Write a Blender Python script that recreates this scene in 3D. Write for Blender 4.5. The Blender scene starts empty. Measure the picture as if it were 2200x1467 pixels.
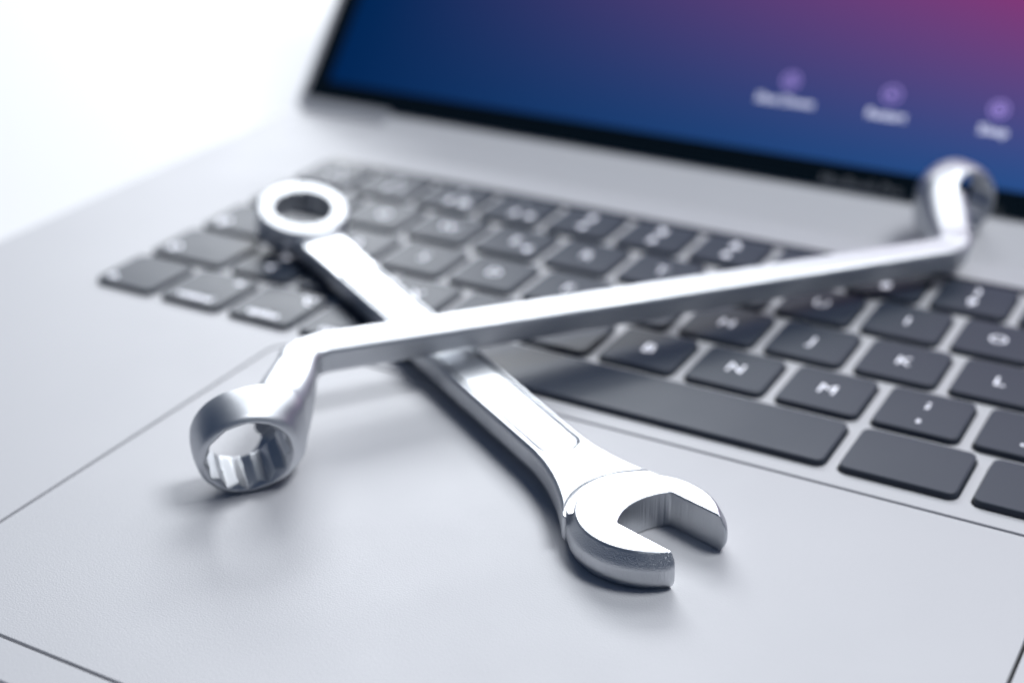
import bpy, bmesh, math
import numpy as np
from mathutils import Vector, Matrix

MM = 0.001
sc = bpy.context.scene
COL = sc.collection

# ------------------------------------------------------------------ camera
cam_pos = Vector((243.023, -312.254, 140.826))
_yaw, _pit, _rol = -0.52108, 0.45768, -0.01427
_fw = Vector((math.sin(_yaw)*math.cos(_pit), math.cos(_yaw)*math.cos(_pit), -math.sin(_pit)))
_rt = Vector((math.cos(_yaw), -math.sin(_yaw), 0))
_up = _rt.cross(_fw)
_r2 = math.cos(_rol)*_rt + math.sin(_rol)*_up
_u2 = -math.sin(_rol)*_rt + math.cos(_rol)*_up
cd = bpy.data.cameras.new('camera')
cd.sensor_fit = 'HORIZONTAL'; cd.sensor_width = 36.0
cd.lens = 3273.3/2200*36
cd.clip_start = 0.01; cd.clip_end = 50
cd.dof.use_dof = True
cd.dof.focus_distance = 0.2405
cd.dof.aperture_fstop = 8.8
cam = bpy.data.objects.new('camera', cd); COL.objects.link(cam)
m = Matrix.Identity(4)
for i in range(3):
    m[i][0] = _r2[i]; m[i][1] = _u2[i]; m[i][2] = -_fw[i]; m[i][3] = cam_pos[i]*MM
cam.matrix_world = m
sc.camera = cam

# ------------------------------------------------------------------ world, lamps, exposure
w = bpy.data.worlds.new('World'); sc.world = w; w.use_nodes = True
bg = w.node_tree.nodes['Background']
bg.inputs[0].default_value = (0.24, 0.48, 1.0, 1); bg.inputs[1].default_value = 0.09

def softbox(name, loc, aim, sx, sy, power, color):
    l = bpy.data.lights.new(name, 'AREA'); l.shape = 'RECTANGLE'
    l.size = sx*MM; l.size_y = sy*MM; l.energy = power; l.color = color
    o = bpy.data.objects.new(name, l); COL.objects.link(o)
    o.location = Vector(loc)*MM
    o.rotation_euler = (Vector(aim)-Vector(loc)).to_track_quat('-Z', 'Y').to_euler()
    return o
softbox('softbox_top_back', (-100, 1150, 1250), (110, -60, 0), 1300, 420, 9.0, (0.94, 0.97, 1.0))
softbox('softbox_back', (-640, 1160, 760), (100, -80, 0), 900, 440, 17.0, (0.94, 0.97, 1.0))
softbox('softbox_right', (560, 230, 1150), (120, -60, 0), 420, 420, 11.2, (0.94, 0.97, 1.0))

sc.view_settings.view_transform = 'Standard'
sc.view_settings.look = 'None'
sc.view_settings.exposure = 0.0
sc.view_settings.gamma = 1.0
sc.view_settings.use_curve_mapping = False
sc.cycles.use_denoising = True
sc.cycles.max_bounces = 10

# ------------------------------------------------------------------ materials
def srgb(r, g, b):
    f = lambda c: ((c/255+0.055)/1.055)**2.4 if c/255 > 0.04045 else c/255/12.92
    return (f(r), f(g), f(b), 1)

def mat(name, col, rough=0.5, metal=0.0, spec=0.5):
    m = bpy.data.materials.new(name); m.use_nodes = True
    b = m.node_tree.nodes['Principled BSDF']
    b.inputs['Base Color'].default_value = col if len(col) == 4 else (*col, 1)
    b.inputs['Roughness'].default_value = rough
    b.inputs['Metallic'].default_value = metal
    b.inputs['Specular IOR Level'].default_value = spec
    return m
def N(m, t, **kw):
    n = m.node_tree.nodes.new(t)
    for k, v in kw.items(): setattr(n, k, v)
    return n
def L(m, a, b): m.node_tree.links.new(a, b)
def grain(m, scale, strength, dist, rough_var=0.0):
    b = m.node_tree.nodes['Principled BSDF']
    tc = N(m, 'ShaderNodeTexCoord'); nz = N(m, 'ShaderNodeTexNoise')
    nz.inputs['Scale'].default_value = scale; nz.inputs['Detail'].default_value = 3
    L(m, tc.outputs['Object'], nz.inputs['Vector'])
    bp = N(m, 'ShaderNodeBump'); bp.inputs['Strength'].default_value = strength; bp.inputs['Distance'].default_value = dist
    L(m, nz.outputs['Fac'], bp.inputs['Height']); L(m, bp.outputs['Normal'], b.inputs['Normal'])
    if rough_var:
        r0 = b.inputs['Roughness'].default_value
        n2 = N(m, 'ShaderNodeTexNoise'); n2.inputs['Scale'].default_value = 45; n2.inputs['Detail'].default_value = 6
        L(m, tc.outputs['Object'], n2.inputs['Vector'])
        mr = N(m, 'ShaderNodeMapRange'); mr.inputs[1].default_value = 0.3; mr.inputs[2].default_value = 0.7
        mr.inputs[3].default_value = r0-rough_var; mr.inputs[4].default_value = r0+rough_var
        L(m, n2.outputs['Fac'], mr.inputs[0]); L(m, mr.outputs[0], b.inputs['Roughness'])
    return m

M_table = mat('white_table', (0.86, 0.86, 0.87), 0.6, 0, 0.3)
M_alu = grain(mat('anodised_aluminium', (0.585, 0.585, 0.605), 0.55, 0.10, 0.35), 3500, 0.16, 0.0002, 0.02)
M_pad = grain(mat('trackpad_glass', (0.585, 0.585, 0.605), 0.55, 0.10, 0.35), 3200, 0.22, 0.0002, 0.03)
M_black = mat('black_recess', (0.008, 0.009, 0.011), 0.6)
M_key = grain(mat('black_key_plastic', (0.032, 0.043, 0.066), 0.45, 0, 0.42), 5000, 0.06, 0.0002, 0.03)
M_legend = mat('backlit_key_print', (0.80, 0.81, 0.86), 0.5, 0, 0.3)
M_legend.node_tree.nodes['Principled BSDF'].inputs['Emission Color'].default_value = (0.86, 0.88, 1.0, 1)
M_legend.node_tree.nodes['Principled BSDF'].inputs['Emission Strength'].default_value = 0.85
M_bar = mat('black_touch_glass', (0.012, 0.013, 0.015), 0.25, 0, 0.5)
M_bezel = mat('black_bezel_glass', (0.004, 0.009, 0.014), 0.22, 0, 0.25)
M_bezel_print = mat('grey_bezel_print', (0.16, 0.17, 0.19), 0.5)
M_rubber = mat('black_rubber', (0.02, 0.02, 0.02), 0.8)

def emit(name, col, strength=1.0):
    m = mat(name, (0, 0, 0), 0.3, 0, 0.1)
    b = m.node_tree.nodes['Principled BSDF']
    b.inputs['Emission Color'].default_value = col; b.inputs['Emission Strength'].default_value = strength
    return m
M_icon = emit('screen_icon_light', srgb(150, 132, 205), 1.3)
M_text = emit('screen_text_light', srgb(215, 220, 245), 1.25)

# display: wallpaper running from deep blue to magenta
M_disp = emit('screen_wallpaper', (0, 0, 0, 1))
b = M_disp.node_tree.nodes['Principled BSDF']
tc = N(M_disp, 'ShaderNodeTexCoord')
sx = N(M_disp, 'ShaderNodeSeparateXYZ'); L(M_disp, tc.outputs['Object'], sx.inputs[0])
def ramp01(sock, a, c):
    mr = N(M_disp, 'ShaderNodeMapRange'); mr.inputs[1].default_value = a*MM; mr.inputs[2].default_value = c*MM
    L(M_disp, sock, mr.inputs[0]); return mr.outputs[0]
def math2(op, a, c):
    n = N(M_disp, 'ShaderNodeMath', operation=op); L(M_disp, a, n.inputs[0])
    if isinstance(c, float): n.inputs[1].default_value = c
    else: L(M_disp, c, n.inputs[1])
    return n.outputs[0]
def mixc(fac, a, c2):
    mx = N(M_disp, 'ShaderNodeMix', data_type='RGBA')
    L(M_disp, fac, mx.inputs['Factor'])
    if isinstance(a, tuple): mx.inputs[6].default_value = a
    else: L(M_disp, a, mx.inputs[6])
    mx.inputs[7].default_value = c2
    return mx.outputs[2]
base = mixc(ramp01(sx.outputs['X'], -30, 190), srgb(0, 36, 82), srgb(42, 80, 140))
warm = math2('POWER', math2('MULTIPLY', ramp01(sx.outputs['Y'], 9, 62), ramp01(sx.outputs['X'], -25, 172)), 1.45)
L(M_disp, mixc(warm, base, srgb(132, 54, 118)), b.inputs['Emission Color']); b.inputs['Emission Strength'].default_value = 1.0

def metal_mat(name, rough=0.24, col=(0.62, 0.635, 0.66), forged=1.0):
    """satin chrome; forged grain on sloped flanks and grinding marks on upright walls"""
    m = mat(name, col, rough, 1.0)
    b = m.node_tree.nodes['Principled BSDF']
    tc = N(m, 'ShaderNodeTexCoord'); geo = N(m, 'ShaderNodeNewGeometry')
    sep = N(m, 'ShaderNodeSeparateXYZ'); L(m, geo.outputs['Normal'], sep.inputs[0])
    # sloped-flank mask
    rp = N(m, 'ShaderNodeValToRGB')
    e = rp.color_ramp.elements
    e[0].position = 0.10; e[0].color = (0, 0, 0, 1)
    e[1].position = 0.30; e[1].color = (1, 1, 1, 1)
    x = e.new(0.66); x.color = (1, 1, 1, 1)
    x = e.new(0.80); x.color = (0, 0, 0, 1)
    L(m, sep.outputs['Z'], rp.inputs[0])
    n1 = N(m, 'ShaderNodeTexNoise'); n1.inputs['Scale'].default_value = 5000; n1.inputs['Detail'].default_value = 2
    L(m, tc.outputs['Object'], n1.inputs['Vector'])
    bp1 = N(m, 'ShaderNodeBump'); bp1.inputs['Distance'].default_value = 0.00012
    L(m, n1.outputs['Fac'], bp1.inputs['Height'])
    ml = N(m, 'ShaderNodeMath', operation='MULTIPLY'); ml.inputs[1].default_value = forged
    L(m, rp.outputs['Color'], ml.inputs[0]); L(m, ml.outputs[0], bp1.inputs['Strength'])
    # grinding marks on walls: noise drawn out along z
    mp = N(m, 'ShaderNodeMapping'); mp.inputs['Scale'].default_value = (2600, 2600, 50)
    L(m, tc.outputs['Object'], mp.inputs['Vector'])
    n2 = N(m, 'ShaderNodeTexNoise'); n2.inputs['Scale'].default_value = 1.0; n2.inputs['Detail'].default_value = 2
    L(m, mp.outputs[0], n2.inputs['Vector'])
    rp2 = N(m, 'ShaderNodeValToRGB'); e = rp2.color_ramp.elements
    ab = N(m, 'ShaderNodeMath', operation='ABSOLUTE'); L(m, sep.outputs['Z'], ab.inputs[0])
    e[0].position = 0.08; e[0].color = (1, 1, 1, 1); e[1].position = 0.2; e[1].color = (0, 0, 0, 1)
    L(m, ab.outputs[0], rp2.inputs[0])
    bp2 = N(m, 'ShaderNodeBump'); bp2.inputs['Distance'].default_value = 0.00016
    L(m, n2.outputs['Fac'], bp2.inputs['Height'])
    ml2 = N(m, 'ShaderNodeMath', operation='MULTIPLY'); ml2.inputs[1].default_value = 0.7*forged
    L(m, rp2.outputs['Color'], ml2.inputs[0]); L(m, ml2.outputs[0], bp2.inputs['Strength'])
    L(m, bp1.outputs['Normal'], bp2.inputs['Normal'])
    # fine satin relief everywhere
    n3 = N(m, 'ShaderNodeTexNoise'); n3.inputs['Scale'].default_value = 1500; n3.inputs['Detail'].default_value = 3
    L(m, tc.outputs['Object'], n3.inputs['Vector'])
    bp3 = N(m, 'ShaderNodeBump'); bp3.inputs['Distance'].default_value = 0.00004; bp3.inputs['Strength'].default_value = 0.12
    L(m, n3.outputs['Fac'], bp3.inputs['Height']); L(m, bp2.outputs['Normal'], bp3.inputs['Normal'])
    L(m, bp3.outputs['Normal'], b.inputs['Normal'])
    # roughness varies a little
    n4 = N(m, 'ShaderNodeTexNoise'); n4.inputs['Scale'].default_value = 120; n4.inputs['Detail'].default_value = 5
    L(m, tc.outputs['Object'], n4.inputs['Vector'])
    mr = N(m, 'ShaderNodeMapRange'); mr.inputs[1].default_value = 0.3; mr.inputs[2].default_value = 0.7
    mr.inputs[3].default_value = rough-0.04; mr.inputs[4].default_value = rough+0.05
    L(m, n4.outputs['Fac'], mr.inputs[0]); L(m, mr.outputs[0], b.inputs['Roughness'])
    return m
M_chrome = metal_mat('satin_chrome', 0.36)
M_chrome2 = metal_mat('matt_chrome', 0.46, forged=0.0)

# ------------------------------------------------------------------ object helpers
def link(name, mesh, material=None, parent=None, loc=None):
    o = bpy.data.objects.new(name, mesh); COL.objects.link(o)
    if material is not None and mesh is not None and not mesh.materials: mesh.materials.append(material)
    if parent: o.parent = parent
    if loc is not None: o.location = Vector(loc)*MM
    return o
def empty(name, loc, label, cat):
    o = bpy.data.objects.new(name, None); COL.objects.link(o)
    o.location = Vector(loc)*MM; o.empty_display_size = 0.02
    o['label'] = label; o['category'] = cat
    return o
def mesh_from(name, verts, faces, smooth=None):
    me = bpy.data.meshes.new(name)
    me.from_pydata([(v[0]*MM, v[1]*MM, v[2]*MM) for v in verts], [], faces)
    me.update()
    if smooth is not None:
        me.polygons.foreach_set('use_smooth', [True]*len(me.polygons))
        me.set_sharp_from_angle(angle=math.radians(smooth))
    return me
def rrect(x0, y0, x1, y1, r, n=6):
    pts = []
    for cx, cy, a0 in ((x1-r, y1-r, 0), (x0+r, y1-r, 90), (x0+r, y0+r, 180), (x1-r, y0+r, 270)):
        for i in range(n+1):
            a = math.radians(a0+90*i/n); pts.append((cx+r*math.cos(a), cy+r*math.sin(a)))
    return pts
def loft(name, rings, smooth=30, cap=True):
    """rings: lists of equal length of (x, y, z), bottom to top, counter-clockwise"""
    n = len(rings[0]); V = [p for r in rings for p in r]; F = []
    for k in range(len(rings)-1):
        for i in range(n):
            j = (i+1) % n
            F.append((k*n+i, k*n+j, (k+1)*n+j, (k+1)*n+i))
    if cap:
        F.append(tuple(range((len(rings)-1)*n, len(rings)*n)))
        F.append(tuple(reversed(range(n))))
    me = mesh_from(name, V, F, smooth)
    if cap and smooth is not None:      # level faces stay level in shading
        me.polygons[len(F)-1].use_smooth = False; me.polygons[len(F)-2].use_smooth = False
    return me
def plate(name, x0, y0, x1, y1, r, z0, z1, bev=0.25, n=6, smooth=35):
    def ring(d, z): return [(x, y, z) for x, y in rrect(x0+d, y0+d, x1-d, y1-d, max(r-d, 0.05), n)]
    return loft(name, [ring(0, z0), ring(0, z1-bev), ring(bev*0.3, z1-bev*0.3), ring(bev, z1)], smooth)
def filled(name, outlines, z, half, bevel=0.0, res=1):
    """flat sheet with holes from closed outlines (first the outside)"""
    cu = bpy.data.curves.new(name, 'CURVE'); cu.dimensions = '2D'; cu.fill_mode = 'BOTH'
    cu.extrude = half*MM; cu.bevel_depth = bevel*MM; cu.bevel_resolution = res
    for pts in outlines:
        s = cu.splines.new('POLY'); s.points.add(len(pts)-1)
        for p, q in zip(s.points, pts): p.co = (q[0]*MM, q[1]*MM, 0, 1)
        s.use_cyclic_u = True
    o = bpy.data.objects.new(name, cu); COL.objects.link(o)
    dg = bpy.context.evaluated_depsgraph_get()
    me = bpy.data.meshes.new_from_object(o.evaluated_get(dg))
    bpy.data.objects.remove(o); bpy.data.curves.remove(cu)
    me.transform(Matrix.Translation((0, 0, z*MM)))
    me.name = name; me.materials.clear()
    return me
def text_mesh(body, size, align='CENTER', bold=0.0, extrude=0.0):
    cu = bpy.data.curves.new('t', 'FONT'); cu.body = body; cu.size = size*MM
    cu.align_x = align; cu.align_y = 'CENTER'; cu.resolution_u = 2; cu.offset = bold*MM; cu.extrude = extrude*MM
    o = bpy.data.objects.new('t', cu); COL.objects.link(o)
    dg = bpy.context.evaluated_depsgraph_get()
    me = bpy.data.meshes.new_from_object(o.evaluated_get(dg))
    bpy.data.objects.remove(o); bpy.data.curves.remove(cu)
    me.materials.clear()
    return me
def join_meshes(name, items):
    """items: (mesh, dx, dy, dz) in mm -> one mesh"""
    bm = bmesh.new()
    for me, dx, dy, dz in items:
        t = me.copy(); t.transform(Matrix.Translation((dx*MM, dy*MM, dz*MM))); bm.from_mesh(t); bpy.data.meshes.remove(t)
    me = bpy.data.meshes.new(name); bm.to_mesh(me); bm.free()
    return me

# ------------------------------------------------------------------ the surface underneath
TZ = -15.6
me = mesh_from('table', [(-6000, -3000, TZ), (6000, -3000, TZ), (6000, 9000, TZ), (-6000, 9000, TZ)], [(0, 1, 2, 3)])
table = link('table', me, M_table); table['kind'] = 'structure'
table['label'] = 'plain white table surface under and behind the laptop'

# ------------------------------------------------------------------ laptop
PX, PY = 19.0, 18.64           # key pitch
XL, XR, YF, YB = -36.9, 312.4, -195.8, 44.9
CX = 137.75
laptop = empty('laptop', (CX, -75, TZ), 'open silver laptop with black keyboard and blue to magenta screen, carrying both wrenches', 'laptop')
LO = Vector((CX, -75, TZ))
def part(name, me, material, parent=laptop, origin=None):
    """meshes are written in world millimetres; parts sit under the laptop"""
    me.transform(Matrix.Translation(-LO*MM))
    return link(name, me, material, parent)

KW, KH, KZ = 16.2, 15.9, 1.2   # key width, depth, height over the deck
rows = [
 [('º',1),('1',1),('2',1),('3',1),('4',1),('5',1),('6',1),('7',1),('8',1),('9',1),('0',1),("'",1),('¡',1),('del',1.5)],
 [('tab',1.5),('Q',1),('W',1),('E',1),('R',1),('T',1),('Y',1),('U',1),('I',1),('O',1),('P',1),('[',1),('+',1),('ret',1)],
 [('caps',1.75),('A',1),('S',1),('D',1),('F',1),('G',1),('H',1),('J',1),('K',1),('L',1),('Ñ',1),('´',1),('ç',1),('ret2',0.75)],
 [('shift',1.25),('<',1),('Z',1),('X',1),('C',1),('V',1),('B',1),('N',1),('M',1),(',',1),('.',1),('-',1),('rshift',2.25)],
 [('fn',1),('control',1),('option',1),('command',1.25),('space',5),('rcommand',1.25),('roption',1),('left',1),('down',1),('right',1)],
]
upper = {'º':'ª','1':'!','2':'"','3':'·','4':'$','5':'%','6':'&','7':'/','8':'(','9':')','0':'=',"'":'?','¡':'¿','[':'^','+':'*','´':'¨','<':'>',',':';','.':':','-':'_'}
third = {'1':'|','2':'@','3':'#','E':'€','º':'\\'}
keys = []
for r, row in enumerate(rows):
    x = 0.0
    for k, wd in row:
        if k == 'ret2': x += wd; continue
        x0 = x*PX+(PX-KW)/2; x1 = (x+wd)*PX-(PX-KW)/2
        y0 = -r*PY-KH/2; y1 = -r*PY+KH/2
        if k == 'ret':
            y0 = -2*PY-KH/2; x0 += 4.0
        if k == 'down': y1 = -r*PY+KH/2
        keys.append((k, x0, y0, x1, y1)); x += wd

# deck sheet with a pocket for every key, the touch strip and the trackpad
PAD = (CX-79.9, -188.2, CX+79.9, -87.6)
HINGE_X0, HINGE_X1 = -3.0, 278.5
HY = 22.0
POCK = 0.45
outer = rrect(XL, YF, XR, YB, 8, 10)
# cut the hinge bay out of the rear edge
bay = [(HINGE_X1, YB), (HINGE_X1, HY+7), (HINGE_X1-1.5, HY+3), (HINGE_X1-6, HY), (HINGE_X0+6, HY), (HINGE_X0+1.5, HY+3), (HINGE_X0, HY+7), (HINGE_X0, YB)]
out2 = []
n1 = 11
out2 += outer[:n1]; out2 += bay; out2 += outer[n1:]
holes = [rrect(x0-POCK, y0-POCK, x1+POCK, y1+POCK, 2.1, 4) for _, x0, y0, x1, y1 in keys]
STRIP = (0.6, 9.0, 14.5*PX-0.6, 12.2)
holes.append(rrect(STRIP[0]-.2, STRIP[1]-.2, STRIP[2]+.2, STRIP[3]+.2, 0.8, 3))
holes.append(rrect(PAD[0]-.4, PAD[1]-.4, PAD[2]+.4, PAD[3]+.4, 4.7, 8))
me = filled('deck', [out2]+holes, -0.75, 0.66, 0.09, 1)
deck = part('deck', me, M_alu)
# black tray under the pockets and gaps
part('keyboard_tray', plate('keyboard_tray', XL+4, YF+4, XR-4, HY-1.5, 5, -2.2, -1.6, 0.05), M_black)
# bottom shell
def sring(d, z): return [(x, y, z) for x, y in rrect(XL+d, YF+d, XR-d, YB-d, 8, 10)]
part('bottom_case', loft('bottom_case', [sring(16, -14.4), sring(7, -13.6), sring(2.2, -10.5), sring(0.4, -7), sring(0.0, -4), sring(0.0, -2.4), sring(0.25, -2.3)], 60), M_alu)
for fx in (XL+28, XR-28):
    for fy in (YF+28, YB-28):
        me = loft('foot', [[(fx+7*math.cos(a), fy+7*math.sin(a), z) for a in [i*math.tau/20 for i in range(20)]] for z in (TZ+0.02, -14.2)], 30)
        part('foot', me, M_rubber)
# trackpad and touch strip
part('trackpad', plate('trackpad', PAD[0]+.32, PAD[1]+.32, PAD[2]-.32, PAD[3]-.32, 4.0, -1.4, -0.03, 0.12, 8), M_pad)
part('touch_strip', plate('touch_strip', *STRIP, 0.6, -1.4, 0.02, 0.08, 3), M_bar)

# keys: one shared mesh for each size, legends as sub-parts
key_mesh = {}
def get_key_mesh(wd, hd):
    k = (round(wd, 2), round(hd, 2))
    if k not in key_mesh:
        me = plate('key', -wd/2, -hd/2, wd/2, hd/2, 1.7, -1.5-KZ, 0.0, 0.28, 4, 40)
        me.materials.append(M_key); key_mesh[k] = me
    return key_mesh[k]
glyphs = {}
def G(s, size, bold=0.10, align='CENTER'):
    k = (s, size, bold, align)
    if k not in glyphs: glyphs[k] = text_mesh(s, size, align, bold)
    return glyphs[k]
words = {'fn':('fn', None), 'control':('control', '^'), 'option':('option', '⌥'), 'command':('command', '⌘'), 'rcommand':('command','⌘'), 'roption':('option','⌥')}
syms = {'tab':'⇥', 'caps':'⇪', 'shift':'⇧', 'rshift':'⇧', 'del':'⌫', 'ret':'⏎', 'left':'◂', 'right':'▸', 'down':'▾'}
for k, x0, y0, x1, y1 in keys:
    wd, hd = x1-x0, y1-y0
    o = link('key', get_key_mesh(wd, hd), None, laptop, Vector(((x0+x1)/2, (y0+y1)/2, KZ))-LO)
    items = []
    lz = 0.02
    if k in ('rcommand', 'roption'): items = []
    elif k in words:
        t, s = words[k]
        if k == 'fn': items.append((G(t, 3.2, 0.08, 'LEFT'), -wd/2+2.0, -hd/2+3.0, lz))
        else:
            items.append((G(t, 3.1, 0.10), 0.0, -hd/2+2.9, lz))
            items.append((G(s, 4.2, 0.12), wd/2-3.6, hd/2-3.6, lz))
    elif k in syms:
        right = k in ('rshift', 'del', 'ret')
        items.append((G(syms[k], 4.6, 0.08), (wd/2-4.0) if right else (-wd/2+4.0), -hd/2+4.2, lz))
    elif k == 'space': pass
    elif k in upper:
        items.append((G(k, 4.2, 0.13), 0, -2.9, lz)); items.append((G(upper[k], 4.0, 0.13), 0, 3.0, lz))
        if k in third: items.append((G(third[k], 3.4, 0.10), 4.6, -2.9, lz))
    else:
        items.append((G(k, 5.0, 0.0), 0, 0, lz))
        if k in third: items.append((G(third[k], 3.2, 0.10), 4.8, -3.2, lz))
    if items:
        me = join_meshes('legend', items)
        if len(me.polygons): link('legend', me, M_legend, o)

# hinge barrel and lid
def hprof(x, k):
    deep = ((23.0, -6), (22.6, -4.9), (23.1, -4.1), (26.0, -3.2), (31.0, -1.7), (37.0, 0.0), (42.0, 1.4), (45.2, 2.1), (47.5, 2.2), (49, 0), (48, -6))
    flush = ((23.0, -6), (22.2, -2.0), (22.4, -0.3), (26.0, -0.2), (31.0, -0.1), (37.0, 0.2), (42.0, 1.2), (45.2, 2.1), (47.5, 2.2), (49, 0), (48, -6))
    return [(x, a[0]*k+c[0]*(1-k), a[1]*k+c[1]*(1-k)) for a, c in zip(deep, flush)]
n = 11
stations = [(HINGE_X0+0.2, 0), (HINGE_X0+6, 0.1), (HINGE_X0+14, 0.5), (HINGE_X0+22, 0.9), (HINGE_X0+28, 1), (HINGE_X1-28, 1), (HINGE_X1-14, 0.5), (HINGE_X1-6, 0.1), (HINGE_X1-0.2, 0)]
V = [p for x, k in stations for p in hprof(x, k)]
F = []
for q in range(len(stations)-1):
    F += [(q*n+i, q*n+(i+1) % n, (q+1)*n+(i+1) % n, (q+1)*n+i) for i in range(n)]
F += [tuple(range(n-1, -1, -1)), tuple(range((len(stations)-1)*n, len(stations)*n))]
part('hinge', mesh_from('hinge', V, F, 40), M_alu)

LA = math.radians(42)
lid_up = Vector((0, math.sin(LA), math.cos(LA))); lid_n = Vector((0, -math.cos(LA), math.sin(LA)))
LIDO = Vector((0, 44.5, 1.4))
lidm = Matrix(((1, 0, 0, 0), (0, lid_up.y, lid_n.y, 0), (0, lid_up.z, lid_n.z, 0), (0, 0, 0, 1)))
lidm.translation = (LIDO-LO)*MM
lid = bpy.data.objects.new('lid', None)
LH = 231.0
# aluminium shell of the lid (local: x across, y up the lid, z out of the screen)
me = plate('lid', XL+0.1, -1.0, XR-0.1, LH, 3.0, -5.0, -0.35, 0.3, 8)
lid = link('lid', me, M_alu, laptop); lid.matrix_local = lidm
# glass with the notch at both ends of the lower edge
g0 = XL+2.6; g1 = XR-2.6; gt = LH-1.6; rr = 5.5
pts = [(g0, 3.4), (HINGE_X0-1.2, 3.4), (HINGE_X0+1.2, 2.1), (HINGE_X1-1.2, 2.1), (HINGE_X1+1.2, 3.4), (g1, 3.4)]
for i in range(9):
    a = math.radians(90*i/8); pts.append((g1-rr+rr*math.cos(a), gt-rr+rr*math.sin(a)))
for i in range(9):
    a = math.radians(90+90*i/8); pts.append((g0+rr+rr*math.cos(a), gt-rr+rr*math.sin(a)))
me = filled('bezel', [pts], -0.15, 0.15)
link('bezel', me, M_bezel, lid)
AX0, AX1, AY0, AY1 = -28.0, 303.5, 9.1, 216.3
me = plate('display', AX0, AY0, AX1, AY1, 0.3, 0.0, 0.05, 0.01, 2)
disp = link('display', me, M_disp, lid)
me = text_mesh('MacBook Pro', 3.9, 'CENTER', 0.05); link('lettering', me, M_bezel_print, lid, (139.3, 4.1, 0.08))
def annulus(r0, r1, n=28):
    V = []; F = []
    for i in range(n):
        a = math.tau*i/n
        V += [(r0*math.cos(a), r0*math.sin(a), 0), (r1*math.cos(a), r1*math.sin(a), 0)]
    for i in range(n):
        j = (i+1) % n
        F.append((2*i, 2*i+1, 2*j+1, 2*j))
    return mesh_from('ring', V, F)
def rect_mesh(x0, y0, x1, y1): return mesh_from('r', [(x0, y0, 0), (x1, y0, 0), (x1, y1, 0), (x0, y1, 0)], [(0, 1, 2, 3)])
for i, (ix, lbl) in enumerate(((113.1, 'Shut Down'), (140.3, 'Restart'), (167.4, 'Sleep'))):
    items = [(annulus(1.95, 2.45), 0, 0, 0)]
    if i == 0: items += [(annulus(0.75, 1.1), 0, -0.1, 0), (rect_mesh(-.18, 0.3, .18, 1.4), 0, 0, 0.01)]
    if i == 1: items += [(mesh_from('t', [(-0.8, -0.95, 0), (1.0, 0, 0), (-0.8, 0.95, 0)], [(0, 1, 2)]), 0, 0, 0)]
    if i == 2: items += [(annulus(0.5, 1.15), 0, 0, 0)]
    link('icon', join_meshes('icon', items), M_icon, lid, (ix, 29.8, 0.10))
    link('caption', text_mesh(lbl, 3.5, 'CENTER', 0.06), M_text, lid, (ix, 23.9, 0.10))

# ------------------------------------------------------------------ solid modelling: distance field -> mesh
def smin(a, b, k):
    h = np.clip(0.5+0.5*(b-a)/k, 0, 1); return b*(1-h)+a*h-k*h*(1-h)
def smax(a, b, k): return -smin(-a, -b, k)
def rbox2(qx, qy, r):
    """rounded box from signed half-extents distances"""
    qx = qx+r; qy = qy+r
    return np.hypot(np.maximum(qx, 0), np.maximum(qy, 0))+np.minimum(np.maximum(qx, qy), 0)-r
def hexd(x, y, ri):
    d = np.abs(x)
    for a in (60, 120):
        c, s = math.cos(math.radians(a)), math.sin(math.radians(a)); d = np.maximum(d, np.abs(x*c+y*s))
    return d-ri
def star12(x, y, ri):
    return np.minimum(hexd(x, y, ri), hexd(y, x, ri))

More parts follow.
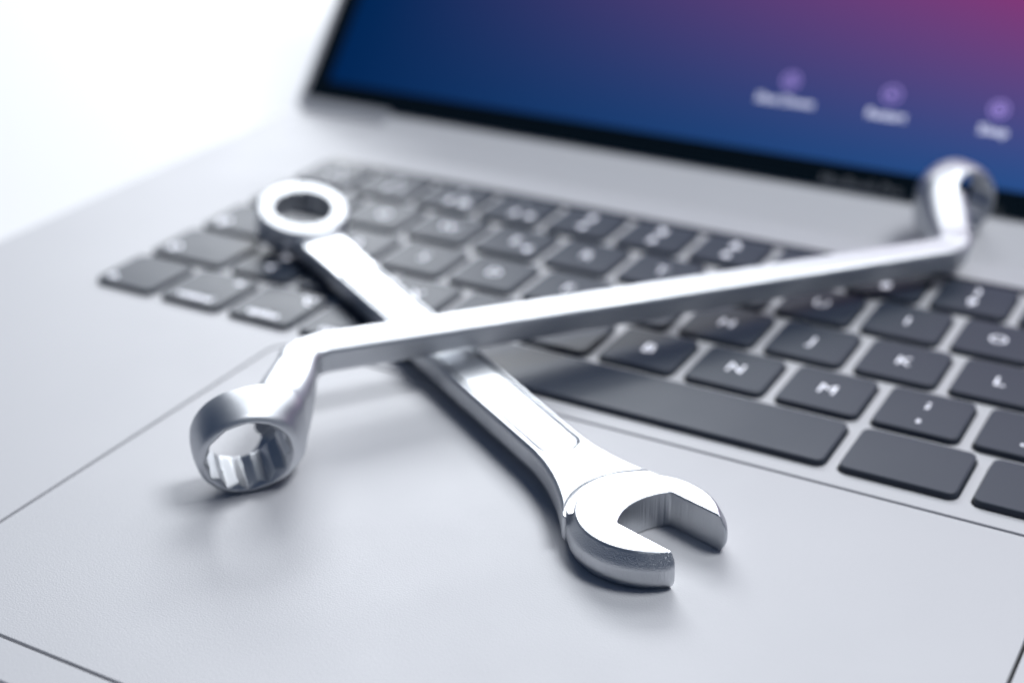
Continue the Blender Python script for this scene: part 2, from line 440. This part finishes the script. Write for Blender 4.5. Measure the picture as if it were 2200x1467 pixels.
def surface_net(f, lo, hi, h):
    B = 8
    lo = np.array(lo, float); nb = np.ceil((np.array(hi)-lo)/(h*B)).astype(int)
    n = nb*B
    ci = np.stack(np.meshgrid(*[np.arange(k) for k in nb], indexing='ij'), -1).reshape(-1, 3)
    cen = lo+(ci*B+(B-1)/2)*h
    dc = f(cen)
    V = np.repeat(np.repeat(np.repeat(dc.reshape(nb), B, 0), B, 1), B, 2).astype(np.float32)
    act = ci[np.abs(dc) < B*h*1.35]
    loc = np.stack(np.meshgrid(*[np.arange(B)]*3, indexing='ij'), -1).reshape(-1, 3)
    for s in range(0, len(act), 400):
        a = act[s:s+400]
        g = (a[:, None]*B+loc[None]).reshape(-1, 3)
        V[g[:, 0], g[:, 1], g[:, 2]] = f(lo+g*h)
    ins = V < 0
    c = np.zeros(tuple(n-1), np.uint8)
    for i in (0, 1):
        for j in (0, 1):
            for k in (0, 1):
                c += ins[i:n[0]-1+i, j:n[1]-1+j, k:n[2]-1+k]
    cells = np.argwhere((c > 0) & (c < 8))
    idx = -np.ones(c.shape, np.int32); idx[tuple(cells.T)] = np.arange(len(cells))
    P = np.zeros((len(cells), 3)); cnt = np.zeros(len(cells))
    for ax in range(3):
        o1, o2 = [a for a in range(3) if a != ax]
        for i in (0, 1):
            for j in (0, 1):
                off = np.zeros(3, int); off[o1] = i; off[o2] = j
                a = cells+off; b2 = a.copy(); b2[:, ax] += 1
                va = V[tuple(a.T)]; vb = V[tuple(b2.T)]
                cr = (va < 0) != (vb < 0)
                t = np.where(cr, va/np.where(cr, va-vb, 1), 0)
                q = a.astype(float); q[:, ax] += t
                P += np.where(cr[:, None], q, 0); cnt += cr
    P = lo+P/cnt[:, None]*h
    def grad(Q, e):
        g = np.zeros_like(Q)
        for ax in range(3):
            d = np.zeros(3); d[ax] = e; g[:, ax] = (f(Q+d)-f(Q-d))/(2*e)
        return g
    P0 = P.copy()
    for _ in range(3):
        d = f(P); g = grad(P, h*0.1); l2 = np.maximum((g*g).sum(1), 0.2)
        P = P-np.clip(d/l2, -h*0.4, h*0.4)[:, None]*g
        P = P0+np.clip(P-P0, -h*0.6, h*0.6)
    Nn = grad(P, h*0.35); Nn /= np.maximum(np.linalg.norm(Nn, axis=1), 1e-6)[:, None]
    quads = []
    for ax in range(3):
        o1, o2 = (ax+1) % 3, (ax+2) % 3
        sa = [slice(1, -1)]*3; sa[ax] = slice(0, n[ax]-1)
        sb = list(sa); sb[ax] = slice(1, n[ax])
        A = ins[tuple(sa)]; Bq = ins[tuple(sb)]
        e = np.argwhere(A != Bq); flip = A[A != Bq]
        base = e.copy()
        for a in range(3):
            if a != ax: base[:, a] += 1
        def at(d1, d2):
            q = base.copy(); q[:, o1] += d1; q[:, o2] += d2; return idx[tuple(q.T)]
        q = np.stack([at(-1, -1), at(0, -1), at(0, 0), at(-1, 0)], 1)
        q[~flip] = q[~flip][:, ::-1]
        quads.append(q)
    return P, Nn, np.concatenate(quads)

def part_meshes(P, Nn, Q, owner, count):
    """split one solid into its parts; shading stays continuous over the joints"""
    res = []
    for k in range(count):
        q = Q[owner == k]; u, inv = np.unique(q, return_inverse=True); q = inv.reshape(-1, 4)
        me = bpy.data.meshes.new('part')
        me.from_pydata((P[u]*MM).tolist(), [], q.tolist()); me.update()
        me.polygons.foreach_set('use_smooth', [True]*len(me.polygons))
        me.normals_split_custom_set_from_vertices(Nn[u].tolist())
        res.append(me)
    return res

# ------------------------------------------------------------------ combination wrench (local: s along the shaft, t across, z up)
C15, S15 = math.cos(math.radians(15.3)), math.sin(math.radians(15.3))
RING_S, RING_TOP, RING_H, RING_R = 50.8, 10.7, 7.0, 10.7
nT = (math.sin(math.radians(15)), math.cos(math.radians(15)))
def comb(p):
    s, t, z = p[:, 0], p[:, 1], p[:, 2]
    # shaft
    fl = np.clip(s-168, 0, 22)
    fr = np.clip(78-s, 0, 30)
    hw = 5.35+0.0115*fl*fl+0.0012*fr*fr
    zt = 6.4; zb = 1.7-np.clip(s-172, 0, 18)*0.04
    zc = (zt+zb)/2; hh = (zt-zb)/2
    sh = rbox2(np.abs(t)-hw, np.abs(z-zc)-hh, 0.9)
    # narrow bevel along the upper edges
    sh = smax(sh, (np.abs(t)-hw+0.55+(z-zt))*0.7071, 0.2)
    sh = np.maximum(sh, np.maximum(52-s, s-191))
    # recessed panel
    pc = np.clip(s, 84.0, 170.0)
    cap = np.hypot((s-pc)*1.15, t)-3.45
    sh = smax(sh, -np.maximum(cap, zt-0.12-z), 0.05)
    sh = smax(sh, -np.maximum(np.abs(cap-0.30)-0.33, zt-0.9-z), 0.05)
    # open jaw
    u = s-197.0; v = t-1.0
    a = u*C15+v*S15; b_ = -u*S15+v*C15
    disc = np.hypot(u, v)-13.1
    o2 = smax(disc, a-12.0, 1.6)
    slot = smax(np.abs(b_-0.7)-6.5, np.where(a < 7.7, np.hypot(a-7.7, b_-0.7)-11.0, -20.0), 0.35)
    d2 = smax(o2, -slot, 0.9)
    zt2, zb2 = 6.7, 0.06
    hd = smax(d2, np.maximum(z-zt2, zb2-z), 0.28)
    hd = smax(hd, (disc+0.55*(z-4.2))/1.141, 0.35)
    hd = smax(hd, (disc+0.6*(1.6-z))/1.166, 0.5)
    sh = smax(sh, -np.maximum(np.abs(disc-0.25)-0.26, zt-0.5-z), 0.1)
    d = smin(sh, hd, 0.12)
    # ring end, turned up by 15 degrees
    du = s-RING_S; dz = z-RING_TOP
    ax = du*nT[0]+dz*nT[1]            # along the ring axis, 0 at the upper face
    ra = du*nT[1]-dz*nT[0]
    rad = np.hypot(ra, t)
    rg = rbox2(rad-RING_R, np.abs(ax+RING_H/2)-RING_H/2, 0.75)
    d = smin(d, rg, 1.6)
    hole = star12(ra, t, 6.35)
    d = smax(d, -hole, 0.15)
    d = smax(d, -(rad-7.15+(0.0-ax)*1.2)/1.56, 0.2)
    d = smax(d, -(rad-7.9+(ax+RING_H)*1.2)/1.56, 0.2)
    return d
P, Nn, Q = surface_net(comb, (38, -16, -1), (212, 17, 13.5), 0.2)
cs = P[Q].mean(1)
du = cs[:, 0]-RING_S
own = np.zeros(len(Q), int)
own[np.hypot(du, cs[:, 1]) < RING_R+1.2] = 1
own[np.hypot(cs[:, 0]-197, cs[:, 1]-1) < 13.0] = 2
own[np.hypot(cs[:, 0]-197, cs[:, 1]-1) >= 13.0] = np.where(cs[np.hypot(cs[:, 0]-197, cs[:, 1]-1) >= 13.0][:, 0] > 192, 2, own[np.hypot(cs[:, 0]-197, cs[:, 1]-1) >= 13.0])
D2 = (0.851, -0.525); N2 = (0.525, 0.851); T0 = -20.4
def world_comb(s, t): return (s*D2[0]+(t+T0)*N2[0], s*D2[1]+(t+T0)*N2[1])
wc = empty('combination_wrench', (0, 0, 0), 'chrome wrench with an open jaw on the trackpad, lying underneath the other wrench', 'wrench')
ang = math.atan2(D2[1], D2[0])
ox, oy = world_comb(120, 0)
wc.location = Vector((ox, oy, 0))*MM; wc.rotation_euler = (0, 0, ang)
shift = np.array([120.0, 0, 0])
for nm, me in zip(('shaft', 'ring_end', 'open_jaw'), part_meshes(P-shift, Nn, Q, own, 3)):
    me.name = nm; link(nm, me, M_chrome, wc)

# ------------------------------------------------------------------ offset ring wrench (local: x along the bar, y towards the near ring, z up)
RR, RC, RHALF = 9.0, (92.0, -23.7), 4.6
BEND = 75.6
RAZ, RTL = math.radians(-2), math.radians(6)
def seg(x, y, ax_, ay_, bx_, by_):
    vx, vy = bx_-ax_, by_-ay_; l2 = vx*vx+vy*vy
    t = np.clip(((x-ax_)*vx+(y-ay_)*vy)/l2, 0, 1)
    return np.hypot(x-ax_-t*vx, y-ay_-t*vy), t
def offs(p):
    x, y, z = p[:, 0].copy(), p[:, 1].copy(), p[:, 2]
    neg = x < 0
    x = np.where(neg, -x, x); y = np.where(neg, -y, y)
    d1, _ = seg(x, y, -5, 0, BEND-4.5, 0)
    dm = np.minimum(seg(x, y, BEND-4.5, 0, BEND-1.4, -0.75)[0], seg(x, y, BEND-1.4, -0.75, BEND+0.9, -2.9)[0])
    d1 = np.minimum(d1, dm)
    bar = rbox2(d1-3.55, np.abs(z)-2.8, 1.15)
    d2, t = seg(x, y, BEND+0.9, -2.9, 85.2, -20.8)
    nk = rbox2(d2-(3.55+1.3*np.sin(np.pi*np.minimum(t, 0.8)*0.62)), np.abs(z)-(2.8+4.4*t**1.5), 1.2+1.7*t)
    d = smin(bar, nk, 1.0)
    rx0 = x-RC[0]; ry0 = y-RC[1]
    rx = rx0*math.cos(RAZ)-ry0*math.sin(RAZ); ry1 = rx0*math.sin(RAZ)+ry0*math.cos(RAZ)
    ry = ry1*math.cos(RTL)+z*math.sin(RTL); rz = -ry1*math.sin(RTL)+z*math.cos(RTL)
    rad = np.hypot(rx, rz)
    rg = rbox2(rad-RR+0.025*ry*ry, np.abs(ry)-RHALF, 1.3)
    d = smin(d, rg, 5.0)
    clear = np.abs(ry)-RHALF-3.2
    d = smax(d, -np.maximum(star12(rx, rz, 6.5), clear), 0.15)
    # countersunk mouths, and the bore kept clear of the neck
    cs_ = np.maximum((rad-7.7+RHALF-np.abs(ry))/1.41, np.maximum(rad-7.9, clear))
    return smax(d, -cs_, 0.2)
P, Nn, Q = surface_net(offs, (-103, -39, -11), (103, 39, 11), 0.34)
cs = P[Q].mean(1)
own = np.zeros(len(Q), int)
r1 = (np.abs(cs[:, 0]) > 74) & (np.abs(cs[:, 1]) > 15.5)
own[r1 & (cs[:, 0] < 0)] = 1; own[r1 & (cs[:, 0] > 0)] = 2
LB = (0.6211, 0.7837); NV = (0.7837, -0.6211)
wo = empty('offset_ring_wrench', (0, 0, 0), 'long chrome double ring wrench with cranked ends, lying across on top of the other wrench', 'wrench')
# local x = along the bar; the near ring is at x=-91, y=+30.6 (y towards the viewer)
ex = Vector((LB[0], LB[1], -0.030)).normalized()
ROLL = math.radians(6.5)
ez = Vector((NV[0]*math.sin(ROLL), NV[1]*math.sin(ROLL), math.cos(ROLL))); ez = (ez-ex*ez.dot(ex)).normalized(); ey = ez.cross(ex)
# ey points away from the viewer in a right-handed frame, so mirror the solid across y
P[:, 1] *= -1; Nn[:, 1] *= -1; Q = Q[:, ::-1]
mw = Matrix.Identity(4)
for i in range(3): mw[i][0] = ex[i]; mw[i][1] = ey[i]; mw[i][2] = ez[i]
mw.translation = Vector((126.64, -49.43, 9.08))*MM
wo.matrix_world = mw
for nm, me in zip(('handle_bar', 'ring_head', 'ring_head'), part_meshes(P, Nn, Q, own, 3)):
    me.name = nm; link(nm, me, M_chrome2, wo)
